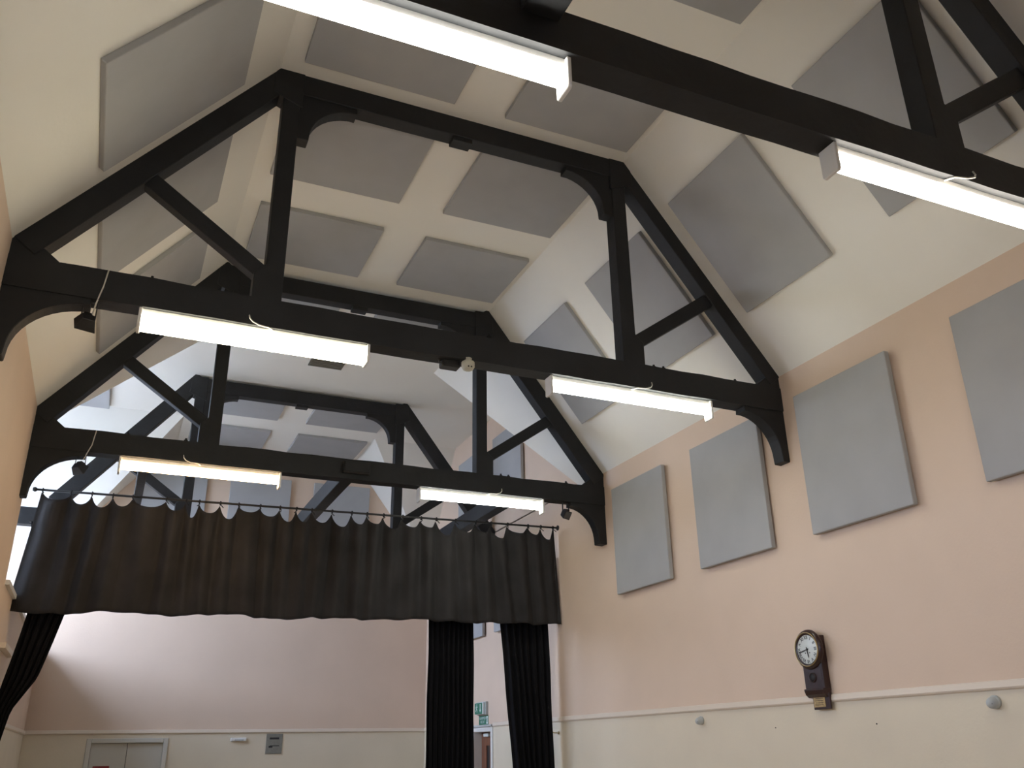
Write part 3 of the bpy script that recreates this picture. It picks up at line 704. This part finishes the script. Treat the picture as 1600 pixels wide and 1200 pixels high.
box_obj('board', (WR-0.052, WR-0.03, CY-0.13, CY+0.082, 1.885, 2.02), M_MAHOG, pq, 0.004)
box_obj('plate', (WR-0.056, WR-0.051, CY-0.075, CY+0.068, 1.905, 2.0), M_PLAQUE, pq)
for i in range(4): box_obj('engraved_line', (WR-0.0568, WR-0.0556, CY-0.055, CY+0.05-0.012*(i % 2), 1.922+0.018*i, 1.926+0.018*i), M_MAHOG, pq)

# ------------------------------------------------------------------ small wall fittings
def sensor(y, z, r, label):
    t = thing('wall_sensor', label, 'sensor', (WR, y, z), 'round grey wall sensors')
    b = bmesh.new(); bm_lathe(b, [(0, 0), (r, 0), (r*1.02, 0.018), (r*0.9, 0.025), (0, 0.025)], (WR, y, z), (-1, 0, 0), 20); link('base', b, M_GREYP, t)
    b = bmesh.new(); bm_lathe(b, [(r*0.9, 0.022), (r*0.88, 0.045), (r*0.7, 0.066), (r*0.4, 0.078), (0, 0.082)], (WR, y, z), (-1, 0, -0.15), 20); link('dome', b, M_GREYP, t)
    b = bmesh.new(); bm_lathe(b, [(0, 0), (0.005, 0), (0.005, 0.003), (0, 0.003)], (WR-0.071, y-0.02, z-0.012), (-1, 0, 0), 8); link('indicator', b, M_INK, t)
sensor(8.46, 1.853, 0.042, 'smaller round grey sensor below the dado rail, left of the clock')
sensor(4.80, 1.862, 0.047, 'larger round grey sensor below the dado rail near the right edge')
for y, z, l in ((7.268, 1.75, 'tiny screw head in the cream wall left of the clock plaque'), (5.98, 1.748, 'tiny screw head in the cream wall right of the clock plaque')):
    bm = bmesh.new(); bm_lathe(bm, [(0, 0.006), (0.005, 0.005), (0.007, 0), (0, 0)], (WR, y, z), (-1, 0, 0), 10); o = link('wall_screw', bm, M_ROD); tag(o, l, 'screw', 'screw heads in the right wall')

# exit signs
ex = thing('exit_light', 'green running man exit light box above the fire exit door', 'sign', (WR, 14.7, 2.25))
EY0, EY1, EZ0, EZ1 = 14.50, 14.90, 2.135, 2.345
box_obj('case', (WR-0.045, WR, EY0, EY1, EZ0, EZ1), M_GREYP, ex, 0.004)
box_obj('cover', (WR-0.085, WR-0.045, EY0+0.03, EY1-0.0, EZ0+0.012, EZ1-0.012), M_SIGNW, ex, 0.006)
box_obj('green_face', (WR-0.0875, WR-0.085, EY0+0.06, EY1-0.01, EZ0+0.018, EZ1-0.018), M_GREEN, ex)
def pictogram(parent, x, y, z, h, mt):
    """running man facing the near side, drawn on a face looking along -x"""
    b = bmesh.new(); U = lambda u, v: (x, y-u*h, z+v*h)
    def limb(p, q_, w):
        p, q_ = Vector((p[0], p[1])), Vector((q_[0], q_[1])); d_ = (q_-p).normalized(); n = Vector((-d_.y, d_.x))*w
        bm_prism(b, [U(*(p+n)), U(*(q_+n)), U(*(q_-n)), U(*(p-n))], (-0.001, 0, 0))
    bm_lathe(b, [(0, 0.001), (0.085*h, 0.001), (0.085*h, 0), (0, 0)], U(0.05, 0.40), (-1, 0, 0), 12)
    limb((0.0, 0.28), (-0.05, -0.02), 0.07); limb((-0.05, 0.0), (0.14, -0.16), 0.05); limb((0.14, -0.14), (0.10, -0.42), 0.045)
    limb((-0.05, 0.0), (-0.16, -0.22), 0.05); limb((-0.14, -0.21), (-0.36, -0.26), 0.04)
    limb((0.0, 0.26), (0.2, 0.12), 0.035); limb((0.2, 0.12), (0.3, 0.22), 0.03); limb((0.0, 0.26), (-0.2, 0.16), 0.035); limb((-0.2, 0.16), (-0.24, 0.0), 0.03)
    return link('running_man', b, mt, parent)
pictogram(ex, WR-0.0875, 14.80, 2.24, 0.15, M_SIGNW)
bm = bmesh.new(); ax_ = WR-0.0875
bm_prism(bm, [(ax_, 14.655, 2.31), (ax_, 14.63, 2.31), (ax_, 14.63, 2.22), (ax_, 14.605, 2.22), (ax_, 14.6425, 2.175), (ax_, 14.68, 2.22), (ax_, 14.655, 2.22)], (-0.001, 0, 0)); link('arrow', bm, M_SIGNW, ex)
sg = thing('exit_sign', 'green sign with white lettering under the exit light box', 'sign', (WR, 14.69, 2.04))
box_obj('plate', (WR-0.006, WR, 14.485, 14.90, 1.985, 2.125), M_GREEN, sg)
bm = bmesh.new(); bm_text(bm, 'ALARMED', 0.062, (WR-0.006, 14.735, 2.085), ux, uy, un, 0.0008, xscale=0.98); link('lettering', bm, M_SIGNW, sg)
bm = bmesh.new(); bm_text(bm, 'FIRE EXIT', 0.062, (WR-0.006, 14.735, 2.025), ux, uy, un, 0.0008, xscale=0.75); link('lettering', bm, M_SIGNW, sg)
box_obj('white_square', (WR-0.0072, WR-0.006, 14.495, 14.57, 1.995, 2.115), M_SIGNW, sg)
pictogram(sg, WR-0.0072, 14.532, 2.055, 0.09, M_GREEN)

# end wall fittings
el = thing('emergency_light', 'slim white emergency light on the end wall beside the grey notice', 'light', (-0.07, Y_BACK, 1.84))
box_obj('case', (-0.20, 0.08, Y_BACK-0.05, Y_BACK, 1.805, 1.865), M_WHITE, el, 0.01)
box_obj('lamp_cover', (-0.13, 0.03, Y_BACK-0.058, Y_BACK-0.048, 1.812, 1.838), M_GREYP, el, 0.004)
nt_ = thing('notice', 'grey printed notice with two dark lines on the end wall', 'notice', (0.6, Y_BACK, 1.75))
box_obj('board', (0.44, 0.735, Y_BACK-0.012, Y_BACK, 1.585, 1.925), M_NOTICE, nt_, 0.003)
for z, a, b_, h in ((1.83, 0.50, 0.67, 0.034), (1.715, 0.51, 0.68, 0.014), (1.69, 0.49, 0.56, 0.03)):
    box_obj('print_block', (a, b_, Y_BACK-0.0135, Y_BACK-0.012, z, z+h), M_INK, nt_)
